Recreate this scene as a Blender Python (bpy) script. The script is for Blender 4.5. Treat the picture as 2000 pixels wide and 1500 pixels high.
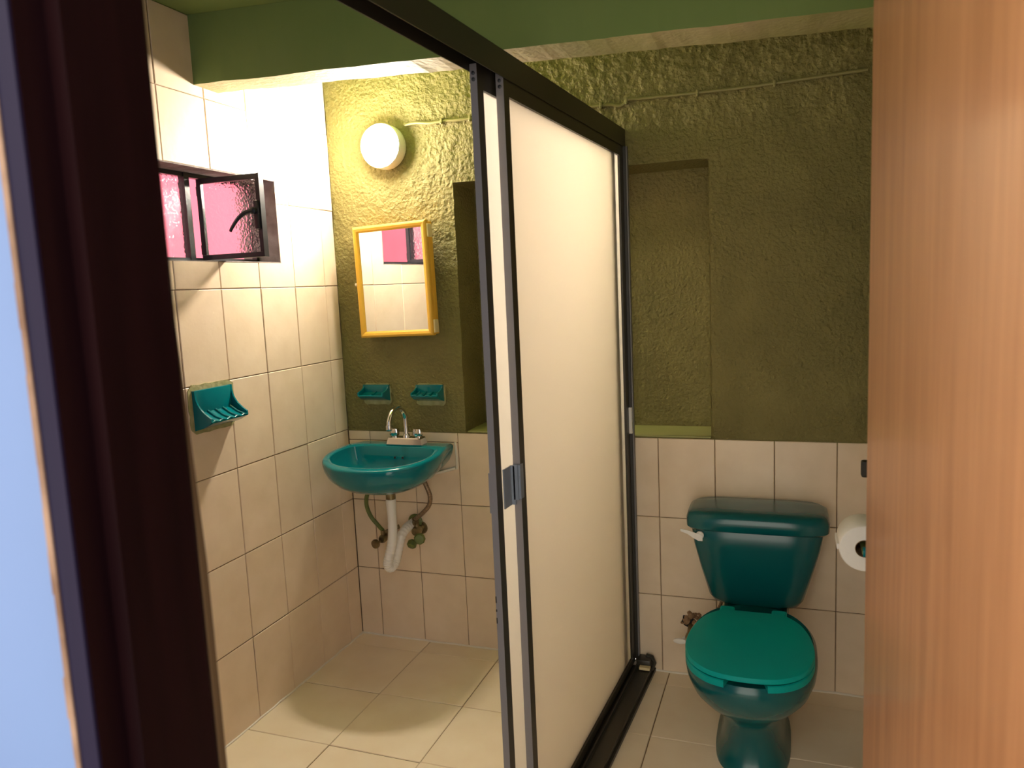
import bpy, bmesh, math, random
from mathutils import Vector, Matrix, noise
random.seed(7)
S = bpy.context.scene
for o in list(bpy.data.objects): bpy.data.objects.remove(o)
COL = S.collection
PI = math.pi

# ------------------------------------------------------------------ camera, world, exposure
CAM = Vector((1.74792, -2.73492, 1.46418))
cr = Vector((0.93967475, 0.33915512, -0.04455511)); cu = Vector((-0.00126747, 0.13370296, 0.99102064)); cf = Vector((-0.34206688, 0.93118061, -0.12606717))
cd = bpy.data.cameras.new('camera'); cam = bpy.data.objects.new('camera', cd); COL.objects.link(cam)
cam.matrix_world = Matrix(((cr.x, cu.x, -cf.x, CAM.x), (cr.y, cu.y, -cf.y, CAM.y), (cr.z, cu.z, -cf.z, CAM.z), (0, 0, 0, 1)))
cd.sensor_width = 36; cd.sensor_fit = 'HORIZONTAL'; cd.lens = 1491.73 / 2000 * 36
cd.clip_start = 0.02; cd.clip_end = 100
cd.dof.use_dof = True; cd.dof.focus_distance = 2.7; cd.dof.aperture_fstop = 5.6
S.camera = cam
S.view_settings.view_transform = 'Standard'; S.view_settings.look = 'None'
S.view_settings.gamma = 1; S.view_settings.use_curve_mapping = False
S.view_settings.exposure = 0.3
S.cycles.max_bounces = 32; S.cycles.diffuse_bounces = 24; S.cycles.transmission_bounces = 24; S.cycles.glossy_bounces = 8; S.cycles.sample_clamp_indirect = 0
W = bpy.data.worlds.new('overcast_sky'); S.world = W; W.use_nodes = True
bg = W.node_tree.nodes['Background']; bg.inputs[0].default_value = (1.0, 0.92, 0.79, 1); bg.inputs[1].default_value = 2.5
LAMP_STRENGTH = 440.0
LAMP_COLOR = (1.0, 0.885, 0.745, 1)

# ------------------------------------------------------------------ materials
def nodes(m): return m.node_tree.nodes, m.node_tree.links
def mat(name, col, rough=0.5, metal=0.0, spec=0.5, var=None, vscale=12, bump=0.0, bscale=60, trans=0.0, coat=0.0, objvar=0.0, detail=4.0, bdist=0.004):
    m = bpy.data.materials.new(name); m.use_nodes = True
    N, L = nodes(m); b = N['Principled BSDF']
    b.inputs['Base Color'].default_value = (*col, 1); b.inputs['Roughness'].default_value = rough
    b.inputs['Metallic'].default_value = metal; b.inputs['Specular IOR Level'].default_value = spec
    b.inputs['Transmission Weight'].default_value = trans; b.inputs['Coat Weight'].default_value = coat
    b.inputs['Coat Roughness'].default_value = 0.08
    tc = N.new('ShaderNodeTexCoord'); vec = tc.outputs['Object']
    if objvar:
        oi = N.new('ShaderNodeObjectInfo'); ad = N.new('ShaderNodeVectorMath'); ad.operation = 'MULTIPLY_ADD'
        cx = N.new('ShaderNodeCombineXYZ'); L.new(oi.outputs['Random'], cx.inputs[0]); L.new(oi.outputs['Random'], cx.inputs[1])
        ad.inputs[1].default_value = (37, 91, 0); L.new(cx.outputs[0], ad.inputs[0]); L.new(vec, ad.inputs[2]); vec = ad.outputs[0]
    if var:
        n = N.new('ShaderNodeTexNoise'); n.inputs['Scale'].default_value = vscale; n.inputs['Detail'].default_value = detail
        L.new(vec, n.inputs['Vector'])
        rp = N.new('ShaderNodeValToRGB'); rp.color_ramp.elements[0].position = 0.3; rp.color_ramp.elements[1].position = 0.7
        rp.color_ramp.elements[0].color = (*col, 1); rp.color_ramp.elements[1].color = (*var, 1)
        L.new(n.outputs['Fac'], rp.inputs[0]); out = rp.outputs[0]
        if objvar:
            hs = N.new('ShaderNodeHueSaturation'); mr = N.new('ShaderNodeMapRange')
            mr.inputs[3].default_value = 1 - objvar; mr.inputs[4].default_value = 1 + objvar
            L.new(oi.outputs['Random'], mr.inputs[0]); L.new(mr.outputs[0], hs.inputs['Value']); L.new(out, hs.inputs['Color']); out = hs.outputs[0]
        L.new(out, b.inputs['Base Color'])
    if bump:
        n2 = N.new('ShaderNodeTexNoise'); n2.inputs['Scale'].default_value = bscale; n2.inputs['Detail'].default_value = 6
        L.new(vec, n2.inputs['Vector']); bp = N.new('ShaderNodeBump'); bp.inputs['Strength'].default_value = bump; bp.inputs['Distance'].default_value = bdist
        L.new(n2.outputs['Fac'], bp.inputs['Height']); L.new(bp.outputs[0], b.inputs['Normal'])
    return m
def wood(name, c1, c2, rough, coat=0.0, sx=(14, 14, 0.7), bump=0.15, spec=0.5):
    m = mat(name, c1, rough, coat=coat, spec=spec); N, L = nodes(m); b = N['Principled BSDF']
    tc = N.new('ShaderNodeTexCoord'); mp = N.new('ShaderNodeMapping'); mp.inputs['Scale'].default_value = sx
    L.new(tc.outputs['Object'], mp.inputs[0])
    n = N.new('ShaderNodeTexNoise'); n.inputs['Scale'].default_value = 3.0; n.inputs['Detail'].default_value = 7; n.inputs['Roughness'].default_value = 0.6
    L.new(mp.outputs[0], n.inputs['Vector'])
    rp = N.new('ShaderNodeValToRGB'); rp.color_ramp.elements[0].position = 0.32; rp.color_ramp.elements[1].position = 0.72
    rp.color_ramp.elements[0].color = (*c1, 1); rp.color_ramp.elements[1].color = (*c2, 1)
    L.new(n.outputs['Fac'], rp.inputs[0]); L.new(rp.outputs[0], b.inputs['Base Color'])
    bp = N.new('ShaderNodeBump'); bp.inputs['Strength'].default_value = bump; bp.inputs['Distance'].default_value = 0.002
    L.new(n.outputs['Fac'], bp.inputs['Height']); L.new(bp.outputs[0], b.inputs['Normal'])
    return m

M = {}
M['tile'] = mat('beige_ceramic', (0.76, 0.61, 0.44), 0.33, var=(0.84, 0.69, 0.52), vscale=9, bump=0.10, bscale=45, objvar=0.035, detail=8)
M['floor_tile'] = mat('cream_ceramic', (0.82, 0.68, 0.49), 0.30, var=(0.88, 0.76, 0.58), vscale=7, bump=0.06, bscale=35, objvar=0.03, detail=8)
M['grout'] = mat('brown_grout', (0.17, 0.11, 0.065), 0.9, var=(0.28, 0.19, 0.11), vscale=25)
M['stucco'] = mat('olive_plaster', (0.185, 0.16, 0.054), 0.6, var=(0.245, 0.21, 0.074), vscale=5, bump=1.0, bscale=85, bdist=0.011, spec=0.3)
M['green_paint'] = mat('green_painted_concrete', (0.20, 0.285, 0.09), 0.65, spec=0.2, var=(0.24, 0.315, 0.105), vscale=3, bump=0.18, bscale=30)
M['soffit'] = mat('rough_cream_green', (0.30, 0.30, 0.10), 0.7, var=(0.50, 0.40, 0.26), vscale=2.2, bump=0.5, bscale=60)
M['dark_alu'] = mat('bronze_aluminium', (0.030, 0.026, 0.018), 0.38, spec=0.5)
M['grey_alu'] = mat('grey_aluminium', (0.20, 0.19, 0.20), 0.40, metal=0.1)
M['porcelain'] = mat('teal_porcelain', (0.001, 0.155, 0.18), 0.10, spec=0.35, coat=0.1, var=(0.002, 0.17, 0.20), vscale=3)
M['seat_plastic'] = mat('teal_plastic', (0.001, 0.30, 0.275), 0.45, spec=0.12, var=(0.001, 0.335, 0.305), vscale=6)
M['dark_teal'] = mat('dark_teal_porcelain', (0.002, 0.085, 0.092), 0.2, coat=0.05, var=(0.002, 0.10, 0.105), vscale=3)
M['chrome'] = mat('chrome', (0.72, 0.70, 0.68), 0.10, metal=1.0)
M['white_plastic'] = mat('white_plastic', (0.82, 0.79, 0.74), 0.35)
M['paper'] = mat('white_tissue', (0.85, 0.82, 0.77), 0.95, bump=0.3, bscale=120)
M['yellow'] = mat('yellow_plastic', (0.78, 0.42, 0.035), 0.35, var=(0.82, 0.47, 0.06), vscale=6)
M['pale_yellow'] = mat('pale_yellow_plastic', (0.80, 0.66, 0.36), 0.4)
M['mirror'] = mat('mirror_glass', (0.90, 0.90, 0.88), 0.015, metal=1.0)
M['black_steel'] = mat('black_painted_steel', (0.012, 0.014, 0.018), 0.35, var=(0.025, 0.026, 0.03), vscale=30)
M['black'] = mat('black_void', (0.004, 0.004, 0.004), 0.8)
M['cable_paint'] = mat('glossy_olive_paint', (0.24, 0.21, 0.075), 0.45)
M['sill_tone'] = mat('lighter_yellow_green', (0.34, 0.35, 0.12), 0.55, var=(0.40, 0.40, 0.15), vscale=8, bump=0.2, bscale=40)
M['blue_grey'] = mat('blue_grey_metal', (0.20, 0.235, 0.29), 0.35, metal=0.2)
M['moss'] = mat('green_painted_brass', (0.10, 0.13, 0.03), 0.45, var=(0.16, 0.20, 0.05), vscale=40, bump=0.3, bscale=80)
M['brass'] = mat('tarnished_brass', (0.34, 0.27, 0.14), 0.35, metal=0.8, var=(0.16, 0.12, 0.07), vscale=40)
M['braid'] = mat('steel_braid', (0.36, 0.27, 0.18), 0.4, metal=0.6, var=(0.16, 0.11, 0.07), vscale=150)
M['door_wood'] = wood('varnished_brown_wood', (0.40, 0.17, 0.075), (0.58, 0.27, 0.125), 0.30, coat=0.25)
M['jamb_wood'] = wood('dark_stained_wood', (0.006, 0.0015, 0.0025), (0.012, 0.003, 0.004), 0.4, spec=0.12)
M['casing'] = wood('daylit_violet_brown', (0.010, 0.008, 0.026), (0.014, 0.011, 0.032), 0.5, spec=0.08)  # dark brown with blue daylight mixed into the colour as violet
M['lit_edge_wood'] = wood('lamplit_edge_wood', (0.09, 0.055, 0.028), (0.13, 0.085, 0.04), 0.6, spec=0.2)  # lamplight on the jamb edge put into a paler wood colour
M['chipped'] = mat('chipped_brown_edge', (0.10, 0.045, 0.022), 0.8, var=(0.30, 0.19, 0.13), vscale=14, bump=0.8, bscale=40)
M['hall_daylight_blue'] = mat('daylight_blue_wall', (0.115, 0.195, 0.405), 0.6, var=(0.125, 0.21, 0.43), vscale=3, bump=0.1, bscale=20)  # blue of the daylight put into the hall walls' own colour
M['hall_floor'] = mat('hall_cement', (0.35, 0.30, 0.26), 0.6, var=(0.4, 0.35, 0.3), vscale=6)
M['mortar'] = mat('brown_mortar', (0.16, 0.085, 0.04), 0.95, var=(0.38, 0.24, 0.13), vscale=60, bump=1.0, bscale=120)
M['green_mortar'] = mat('green_brushed_mortar', (0.30, 0.30, 0.12), 0.8, var=(0.46, 0.42, 0.22), vscale=30, bump=0.6, bscale=80)
M['caulk'] = mat('white_caulk', (0.80, 0.74, 0.64), 0.6, bump=0.5, bscale=50)
M['pink_wall'] = mat('pink_outside_wall', (0.78, 0.16, 0.26), 0.8, var=(0.74, 0.14, 0.23), vscale=4)
M['sill_grey'] = mat('rough_cement_reveal', (0.16, 0.12, 0.11), 0.9, var=(0.30, 0.26, 0.25), vscale=18, bump=0.8, bscale=60)

# textured window glass
m = mat('rippled_glass', (0.97, 0.97, 0.97), 0.12, trans=1.0); M['glass'] = m
N, L = nodes(m); vo = N.new('ShaderNodeTexVoronoi'); vo.inputs['Scale'].default_value = 110; tc = N.new('ShaderNodeTexCoord'); L.new(tc.outputs['Object'], vo.inputs['Vector'])
bp = N.new('ShaderNodeBump'); bp.inputs['Strength'].default_value = 0.6; bp.inputs['Distance'].default_value = 0.002
L.new(vo.outputs['Distance'], bp.inputs['Height']); L.new(bp.outputs[0], N['Principled BSDF'].inputs['Normal']); N['Principled BSDF'].inputs['IOR'].default_value = 1.3
# frosted acrylic: scatters the light through
m = bpy.data.materials.new('frosted_acrylic'); m.use_nodes = True; M['acrylic'] = m
N, L = nodes(m); b = N['Principled BSDF']; b.inputs['Base Color'].default_value = (0.86, 0.80, 0.72, 1); b.inputs['Roughness'].default_value = 0.35
tr = N.new('ShaderNodeBsdfTranslucent'); tr.inputs[0].default_value = (0.95, 0.925, 0.885, 1); mx = N.new('ShaderNodeMixShader'); mx.inputs[0].default_value = 0.88
L.new(b.outputs[0], mx.inputs[1]); L.new(tr.outputs[0], mx.inputs[2]); L.new(mx.outputs[0], N['Material Output'].inputs[0])
# lamp globe
m = bpy.data.materials.new('lit_globe'); m.use_nodes = True; M['globe'] = m
N, L = nodes(m); b = N['Principled BSDF']; b.inputs['Base Color'].default_value = (0.9, 0.9, 0.88, 1)
b.inputs['Emission Color'].default_value = LAMP_COLOR; b.inputs['Emission Strength'].default_value = LAMP_STRENGTH

# ------------------------------------------------------------------ mesh helpers
def tag(o, label=None, cat=None, group=None, kind=None):
    if label: o['label'] = label
    if cat: o['category'] = cat
    if group: o['group'] = group
    if kind: o['kind'] = kind
    return o
def empty(name, loc=(0, 0, 0), rz=0):
    o = bpy.data.objects.new(name, None); COL.objects.link(o); o.location = loc; o.rotation_euler = (0, 0, rz); o.empty_display_size = 0.05
    return o
class MB:
    def __init__(s): s.v = []; s.f = []; s.smooth = []
    def add(s, vs, fs, smooth=False):
        k = len(s.v); s.v += [tuple(x) for x in vs]
        for f in fs: s.f.append([i + k for i in f]); s.smooth.append(smooth)
        return s
    def box(s, x0, x1, y0, y1, z0, z1, c=0.0):
        x0, x1 = min(x0, x1), max(x0, x1); y0, y1 = min(y0, y1), max(y0, y1); z0, z1 = min(z0, z1), max(z0, z1)
        bm = bmesh.new(); bmesh.ops.create_cube(bm, size=1)
        for v in bm.verts: v.co = Vector((x0 + (v.co.x + .5) * (x1 - x0), y0 + (v.co.y + .5) * (y1 - y0), z0 + (v.co.z + .5) * (z1 - z0)))
        if c: bmesh.ops.bevel(bm, geom=bm.edges[:], offset=c, segments=2, affect='EDGES', profile=0.5)
        return s.bm(bm)
    def bm(s, bm, smooth=False):
        bm.verts.index_update()
        s.add([v.co.copy() for v in bm.verts], [[v.index for v in f.verts] for f in bm.faces], smooth); bm.free(); return s
    def prism(s, poly, axis, a, b):      # poly: 2D points extruded along axis
        n = len(poly)
        def p(q, t): return (t, q[0], q[1]) if axis == 'x' else ((q[0], t, q[1]) if axis == 'y' else (q[0], q[1], t))
        vs = [p(q, a) for q in poly] + [p(q, b) for q in poly]
        fs = [[i, (i + 1) % n, n + (i + 1) % n, n + i] for i in range(n)] + [list(range(n))[::-1], list(range(n, 2 * n))]
        return s.add(vs, fs)
    def loft(s, rings, cap0=True, cap1=True, closed=True, smooth=True):
        n = len(rings[0]); vs = [p for r in rings for p in r]; fs = []
        for k in range(len(rings) - 1):
            for i in range(n if closed else n - 1):
                j = (i + 1) % n; fs.append([k * n + i, k * n + j, (k + 1) * n + j, (k + 1) * n + i])
        if cap0: fs.append(list(range(n))[::-1])
        if cap1: fs.append(list(range((len(rings) - 1) * n, len(rings) * n)))
        return s.add(vs, fs, smooth)
    def tube(s, pts, r, n=10, caps=True):
        pts = [Vector(p) for p in pts]; rings = []
        rr = r if isinstance(r, (list, tuple)) else [r] * len(pts)
        t0 = (pts[1] - pts[0]).normalized(); up = Vector((0, 0, 1)) if abs(t0.z) < 0.9 else Vector((1, 0, 0))
        nrm = (up - t0 * up.dot(t0)).normalized()
        for i, p in enumerate(pts):
            t = (pts[min(i + 1, len(pts) - 1)] - pts[max(i - 1, 0)]).normalized()
            nrm = (nrm - t * nrm.dot(t)).normalized(); bi = t.cross(nrm)
            rings.append([p + (nrm * math.cos(2 * PI * k / n) + bi * math.sin(2 * PI * k / n)) * rr[i] for k in range(n)])
        return s.loft(rings, caps, caps)
    def lathe(s, prof, o, axis=(0, 0, 1), n=32):   # prof: (radius, height along axis)
        a = Vector(axis).normalized(); u = Vector((1, 0, 0)) if abs(a.x) < 0.9 else Vector((0, 1, 0)); u = (u - a * u.dot(a)).normalized(); w = a.cross(u); o = Vector(o)
        rings = [[o + a * h + (u * math.cos(2 * PI * k / n) + w * math.sin(2 * PI * k / n)) * max(r, 1e-4) for k in range(n)] for r, h in prof]
        return s.loft(rings)
    def build(s, name, m, parent=None, matrix=None, auto=None):
        me = bpy.data.meshes.new(name); me.from_pydata([tuple(v) for v in s.v], [], s.f)
        bm = bmesh.new(); bm.from_mesh(me); bmesh.ops.recalc_face_normals(bm, faces=bm.faces); bm.to_mesh(me); bm.free()
        for p, sm in zip(me.polygons, s.smooth): p.use_smooth = sm
        if any(s.smooth): me.set_sharp_from_angle(angle=math.radians(auto or 42))
        me.materials.append(m)
        o = bpy.data.objects.new(name, me); COL.objects.link(o)
        if parent: o.parent = parent
        if matrix is not None: o.matrix_local = matrix
        return o
def crv(pts, k=6, closed=False):       # Catmull-Rom
    pts = [Vector(p) for p in pts]; n = len(pts); out = []
    rng = range(n if closed else n - 1)
    for i in rng:
        g = (lambda j: pts[j % n]) if closed else (lambda j: pts[max(0, min(n - 1, j))])
        a, b, c, d = g(i - 1), g(i), g(i + 1), g(i + 2)
        for q in range(k):
            t = q / k; out.append(0.5 * ((2 * b) + (c - a) * t + (2 * a - 5 * b + 4 * c - d) * t * t + (3 * b - a - 3 * c + d) * t ** 3))
    if not closed: out.append(pts[-1])
    return out
def polar(outline, c, n):             # resample a closed outline by angle about c
    pts = [(math.atan2(p[1] - c[1], p[0] - c[0]), math.hypot(p[0] - c[0], p[1] - c[1])) for p in outline]; pts.sort()
    pts = [(pts[-1][0] - 2 * PI, pts[-1][1])] + pts + [(pts[0][0] + 2 * PI, pts[0][1])]
    out = []
    for k in range(n):
        a = -PI + 2 * PI * k / n
        for i in range(len(pts) - 1):
            if pts[i][0] <= a <= pts[i + 1][0]:
                d = pts[i + 1][0] - pts[i][0]; t = (a - pts[i][0]) / d if d > 1e-9 else 0
                r = pts[i][1] * (1 - t) + pts[i + 1][1] * t; out.append((c[0] + r * math.cos(a), c[1] + r * math.sin(a))); break
    return out

# ------------------------------------------------------------------ tiles
_tile_cache = {}
def tile_mesh(w, h, m, t=0.004, c=0.0018):
    key = (round(w, 4), round(h, 4), m.name)
    if key not in _tile_cache:
        me = bpy.data.meshes.new('tile')
        vs = [(0, 0, -t), (w, 0, -t), (w, h, -t), (0, h, -t), (0, 0, -c), (w, 0, -c), (w, h, -c), (0, h, -c), (c, c, 0), (w - c, c, 0), (w - c, h - c, 0), (c, h - c, 0)]
        fs = [[0, 1, 5, 4], [1, 2, 6, 5], [2, 3, 7, 6], [3, 0, 4, 7], [4, 5, 9, 8], [5, 6, 10, 9], [6, 7, 11, 10], [7, 4, 8, 11], [8, 9, 10, 11]]
        me.from_pydata(vs, [], fs); me.materials.append(m); _tile_cache[key] = me
    return _tile_cache[key]
BASIS = {  # u, v, n of each surface
    'left': (Vector((0, 1, 0)), Vector((0, 0, 1)), Vector((1, 0, 0))),
    'back': (Vector((1, 0, 0)), Vector((0, 0, 1)), Vector((0, -1, 0))),
    'right': (Vector((0, -1, 0)), Vector((0, 0, 1)), Vector((-1, 0, 0))),
    'floor': (Vector((1, 0, 0)), Vector((0, 1, 0)), Vector((0, 0, 1)))}
def place_tile(parent, side, org, u0, u1, v0, v1, m, g=0.0014, holes=()):
    """a tile between joints u0..u1, v0..v1 (joint half width g); holes cut it"""
    if u1 - u0 < 0.012 or v1 - v0 < 0.012: return
    U, V, Nn = BASIS[side]
    rects = [(u0 + g, u1 - g, v0 + g, v1 - g)]
    for (a0, a1, b0, b1) in holes:
        out = []
        for (x0, x1, y0, y1) in rects:
            if a1 <= x0 or a0 >= x1 or b1 <= y0 or b0 >= y1: out.append((x0, x1, y0, y1)); continue
            if y0 < b0: out.append((x0, x1, y0, b0))
            if y1 > b1: out.append((x0, x1, b1, y1))
            ya, yb = max(y0, b0), min(y1, b1)
            if x0 < a0: out.append((x0, a0, ya, yb))
            if x1 > a1: out.append((a1, x1, ya, yb))
        rects = out
    rects = [r for r in rects if r[1] - r[0] > 0.006 and r[3] - r[2] > 0.006]
    if not rects: return
    if len(rects) == 1:
        x0, x1, y0, y1 = rects[0]; me = tile_mesh(x1 - x0, y1 - y0, m); o0 = org + U * x0 + V * y0
    else:
        bx, by = rects[0][0], rects[0][2]; b = MB()
        for (x0, x1, y0, y1) in rects: b.add([(x0 - bx, y0 - by, -.004), (x1 - bx, y0 - by, -.004), (x1 - bx, y1 - by, -.004), (x0 - bx, y1 - by, -.004), (x0 - bx, y0 - by, 0), (x1 - bx, y0 - by, 0), (x1 - bx, y1 - by, 0), (x0 - bx, y1 - by, 0)],
                                            [[0, 1, 5, 4], [1, 2, 6, 5], [2, 3, 7, 6], [3, 0, 4, 7], [4, 5, 6, 7]])
        me = bpy.data.meshes.new('tile'); me.from_pydata(b.v, [], b.f); me.materials.append(m); o0 = org + U * bx + V * by
    o = bpy.data.objects.new('tile', me); COL.objects.link(o); o.parent = parent
    n = (Nn + U * random.gauss(0, .0022) + V * random.gauss(0, .0022)).normalized()
    u = (U - n * U.dot(n)).normalized(); v = n.cross(u)
    o0 = o0 + Nn * random.uniform(-.0003, .0003)
    o.matrix_local = Matrix(((u.x, v.x, n.x, o0.x), (u.y, v.y, n.y, o0.y), (u.z, v.z, n.z, o0.z), (0, 0, 0, 1)))
    return o

XR, YF, ZC = 2.02, -2.185, 2.34          # right wall, front wall (room side), ceiling
# ------------------------------------------------------------------ left wall with the window opening
WY0, WY1, WZ0, WZ1 = -1.06, -0.365, 1.588, 1.882
b = MB(); D = 0.16; e = -0.004
b.box(-D, e, YF, WY0, 0, ZC); b.box(-D, e, WY1, 0.25, 0, ZC); b.box(-D, e, WY0, WY1, 0, WZ0); b.box(-D, e, WY0, WY1, WZ1, ZC)
wl = tag(b.build('wall_left', M['grout']), 'left wall of the shower covered in beige ceramic tiles around a small window', kind='structure')
A, H = 0.2001, 0.3
ul = [0.0] + [0.09 + A * n for n in range(12)]; ul = [u for u in ul if u < -YF] + [-YF]
vl = [H * m_ for m_ in range(8)] + [ZC]
TL = {}
for i in range(len(ul) - 1):
    for j in range(len(vl) - 1):
        TL[i, j] = place_tile(wl, 'left', Vector((0, 0, 0)), -ul[i + 1], -ul[i], vl[j], vl[j + 1], M['tile'], holes=[(WY0, WY1, WZ0, WZ1)])
# reveal of the window opening
b = MB(); b.box(-D + .002, 0.001, WY1 - .003, WY1 - .0002, WZ0, WZ1); b.box(-D + .002, .001, WY0, WY1, WZ0 - .0002, WZ0 + .003); b.box(-D + .002, 0.0, WY0, WY1, WZ1 - .004, WZ1 + .0002)
b.build('window_reveal', M['sill_grey'], wl)
# hairline cracks in the two tiles over the window
def crack(t, pts):
    if t is None: return
    mi = t.matrix_local.inverted(); b = MB(); P = [mi @ Vector(p) for p in pts]
    vs = []; fs = []
    for k, p in enumerate(P):
        d = (P[min(k + 1, len(P) - 1)] - P[max(k - 1, 0)]); d.z = 0; d.normalize(); s = Vector((-d.y, d.x, 0)) * (0.0009 * (0.6 + 0.6 * random.random()))
        p = Vector((p.x, p.y, 0.0004)); vs += [p + s, p - s]
        if k: fs.append([2 * k - 2, 2 * k - 1, 2 * k + 1, 2 * k])
    b.add(vs, fs).build('crack', M['grout'], t)
crack(TL[3, 6], [(0, -.795, 1.945), (0, -.765, 1.952), (0, -.74, 1.948), (0, -.71, 1.953), (0, -.692, 1.953)])
crack(TL[2, 6], [(0, -.686, 1.952), (0, -.66, 1.955), (0, -.64, 1.953), (0, -.61, 1.94), (0, -.595, 1.92), (0, -.575, 1.912), (0, -.54, 1.898), (0, -.505, 1.885), (0, -.49, 1.882)])

# ------------------------------------------------------------------ back wall: rough plaster above a tiled dado, deep niche in the middle
NX0, NX1, NZ0, NZ1, ND = 0.540, 1.495, 0.900, 1.867, 0.20
def fbm(x, z, s, o):
    return noise.fractal(Vector((x * s, z * s, o)), 0.55, 2.0, 5)
def stucco_h(x, z):
    lump = 0.5 + 0.5 * noise.noise(Vector((x * 2.3, z * 2.3, 3.1)))
    a = 0.55 + 0.9 * max(0.0, (z - 1.25)) if x > 1.2 else 0.45 + 1.0 * max(0.0, z - 1.2) * min(1, x / .4)
    n1 = fbm(x, z, 48, 1.7); n2 = fbm(x, z, 6, 8.2); n3 = noise.ridged_multi_fractal(Vector((x * 9, z * 9, 4.4)), 1.0, 2.0, 3, 1.0, 2.0) - 1.0
    return -0.0022 * a * n1 * (0.45 + lump) - 0.0036 * n2 - 0.0013 * a * n3 * lump
def lines(lo, hi, step, marks):
    out = [lo]; stops = sorted(set([m_ for m_ in marks if lo < m_ < hi] + [hi]))
    for s in stops:
        n = max(1, round((s - out[-1]) / step)); a = out[-1]
        out += [a + (s - a) * k / n for k in range(1, n + 1)]
    return out
ee = 0.0035
gx = lines(0.0, XR, 0.0042, [NX0, NX0 + ee, NX1 - .0125, NX1 - .0100, NX1 - .005, NX1])
gz = lines(0.885, ZC, 0.0042, [NZ0, NZ0 + ee, NZ1 - ee, NZ1, 0.899])
vs = []; fs = []
for z in gz:
    for x in gx:
        wob = 0.0022 * noise.noise(Vector((z * 12, 1.3, x * 12)))
        inx = NX0 + ee / 2 < x < NX1 - .0110; inz = NZ0 + ee / 2 < z < NZ1 - ee / 2
        y = stucco_h(x, z)
        if z < 0.8995: y = 0.003
        elif z < 0.9015: y = min(y, -0.0012)
        if inx and inz: y = y * 0.8 + ND
        elif inz and NX1 - .0110 < x < NX1 - .001: y = y + .012 * (NX1 - x) / .010
        ox = wob if (abs(x - NX0) < .006 or abs(x - NX1) < .006) else 0
        oz = 0.5 * wob if (abs(z - NZ1) < .006) else 0
        vs.append((x + ox, y, z + oz))
nx = len(gx)
for j in range(len(gz) - 1):
    for i in range(nx - 1): fs.append([j * nx + i, j * nx + i + 1, (j + 1) * nx + i + 1, (j + 1) * nx + i])
b = MB(); b.add(vs, fs, True)
me = bpy.data.meshes.new('wall_back'); b.add([(0, .004, 0), (XR, .004, 0), (XR, .004, .886), (0, .004, .886), (0, .26, 0), (XR, .26, 0), (XR, .26, ZC), (0, .26, ZC)], [[0, 1, 2, 3], [5, 4, 7, 6]], False)
me.from_pydata(b.v, [], b.f); me.materials.append(M['stucco']); me.materials.append(M['grout'])
for p, s in zip(me.polygons, b.smooth): p.use_smooth = s
me.polygons[len(me.polygons) - 2].material_index = 1
me.set_sharp_from_angle(angle=math.radians(60))
wb = bpy.data.objects.new('wall_back', me); COL.objects.link(wb)
tag(wb, 'back wall of rough olive green plaster above a beige tiled dado with a deep niche', kind='structure')
xb = [0.0] + [0.1017 + A * n for n in range(6)] + [1.2974 + A * n for n in range(4)] + [XR]
xb = sorted(x for x in xb if x <= XR)
for i in range(len(xb) - 1):
    for j in range(3):
        z0, z1 = H * j, H * (j + 1)
        if j == 2:
            z1 = 0.897
            if xb[i + 1] < 0.52:
                place_tile(wb, 'back', Vector((0, 0, 0)), xb[i], xb[i + 1], z0, 0.857, M['tile']); z0 = 0.857
        place_tile(wb, 'back', Vector((0, 0, 0)), xb[i], xb[i + 1], z0, z1, M['tile'])
b = MB(); b.box(NX0 + .006, NX1 - .011, .003, ND + .003, .899, .9052); b.build('niche_sill', M['sill_tone'], wb)  # sill in a lighter yellow green than the plaster
# caulk along the foot of the wall
b = MB(); b.tube([(x, -.002 + .001 * math.sin(x * 31), .002 + .0012 * math.sin(x * 47)) for x in [XR * k / 60 for k in range(61)]], 0.0045, 6)
b.build('caulk_bead', M['caulk'], wb)
# broken tile with crumbled mortar beside the toilet supply
b = MB(); rng = random.Random(3)
for q in range(16):
    cx, cz = 1.405 + rng.uniform(-.032, .035), 0.222 + rng.uniform(-.022, .022)
    bm = bmesh.new(); bmesh.ops.create_icosphere(bm, subdivisions=1, radius=rng.uniform(.006, .013))
    for v in bm.verts: v.co = Vector((cx, -.003, cz)) + Vector((v.co.x * rng.uniform(.6, 1.5), v.co.y * .6, v.co.z * rng.uniform(.6, 1.3)))
    b.bm(bm)
b.build('crumbled_mortar', M['mortar'], wb)
b = MB(); ang = [k * 2 * PI / 11 for k in range(11)]
b.prism([(1.397 + .026 * (1 + .35 * rng.uniform(-1, 1)) * math.cos(a), .212 + .021 * (1 + .35 * rng.uniform(-1, 1)) * math.sin(a)) for a in ang], 'y', 0.0, -.0045)
b.build('broken_hole', M['black'], wb)

# ------------------------------------------------------------------ right wall, front wall, ceiling, floor
b = MB(); b.box(XR + .004, XR + .15, YF, 0.26, 0, ZC)
wr = tag(b.build('wall_right', M['grout']), 'right wall with a beige tiled dado and olive paint above behind the door', kind='structure')
b = MB(); b.box(XR - .006, XR + .004, YF, 0.0, 0.897, ZC); b.build('plaster', M['stucco'], wr)
ur = [0.0] + [0.085 + A * n for n in range(11)]; ur = [u for u in ur if u < -YF] + [-YF]
for i in range(len(ur) - 1):
    for j in range(3): place_tile(wr, 'right', Vector((XR, YF, 0)), -ur[i + 1], -ur[i], H * j, min(H * (j + 1), .897), M['tile'])
DX0, DX1, DZ = 1.213, 1.945, 2.12         # doorway
YO = -2.30                                # hall side of the front wall
b = MB(); b.box(-.16, 1.1975, YO, YF, 0, 2.6); b.box(DX1 + .03, 4.0, YO, YF, 0, 2.6); b.box(1.1975, DX1 + .03, YO, YF, DZ + .03, 2.6)
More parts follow.
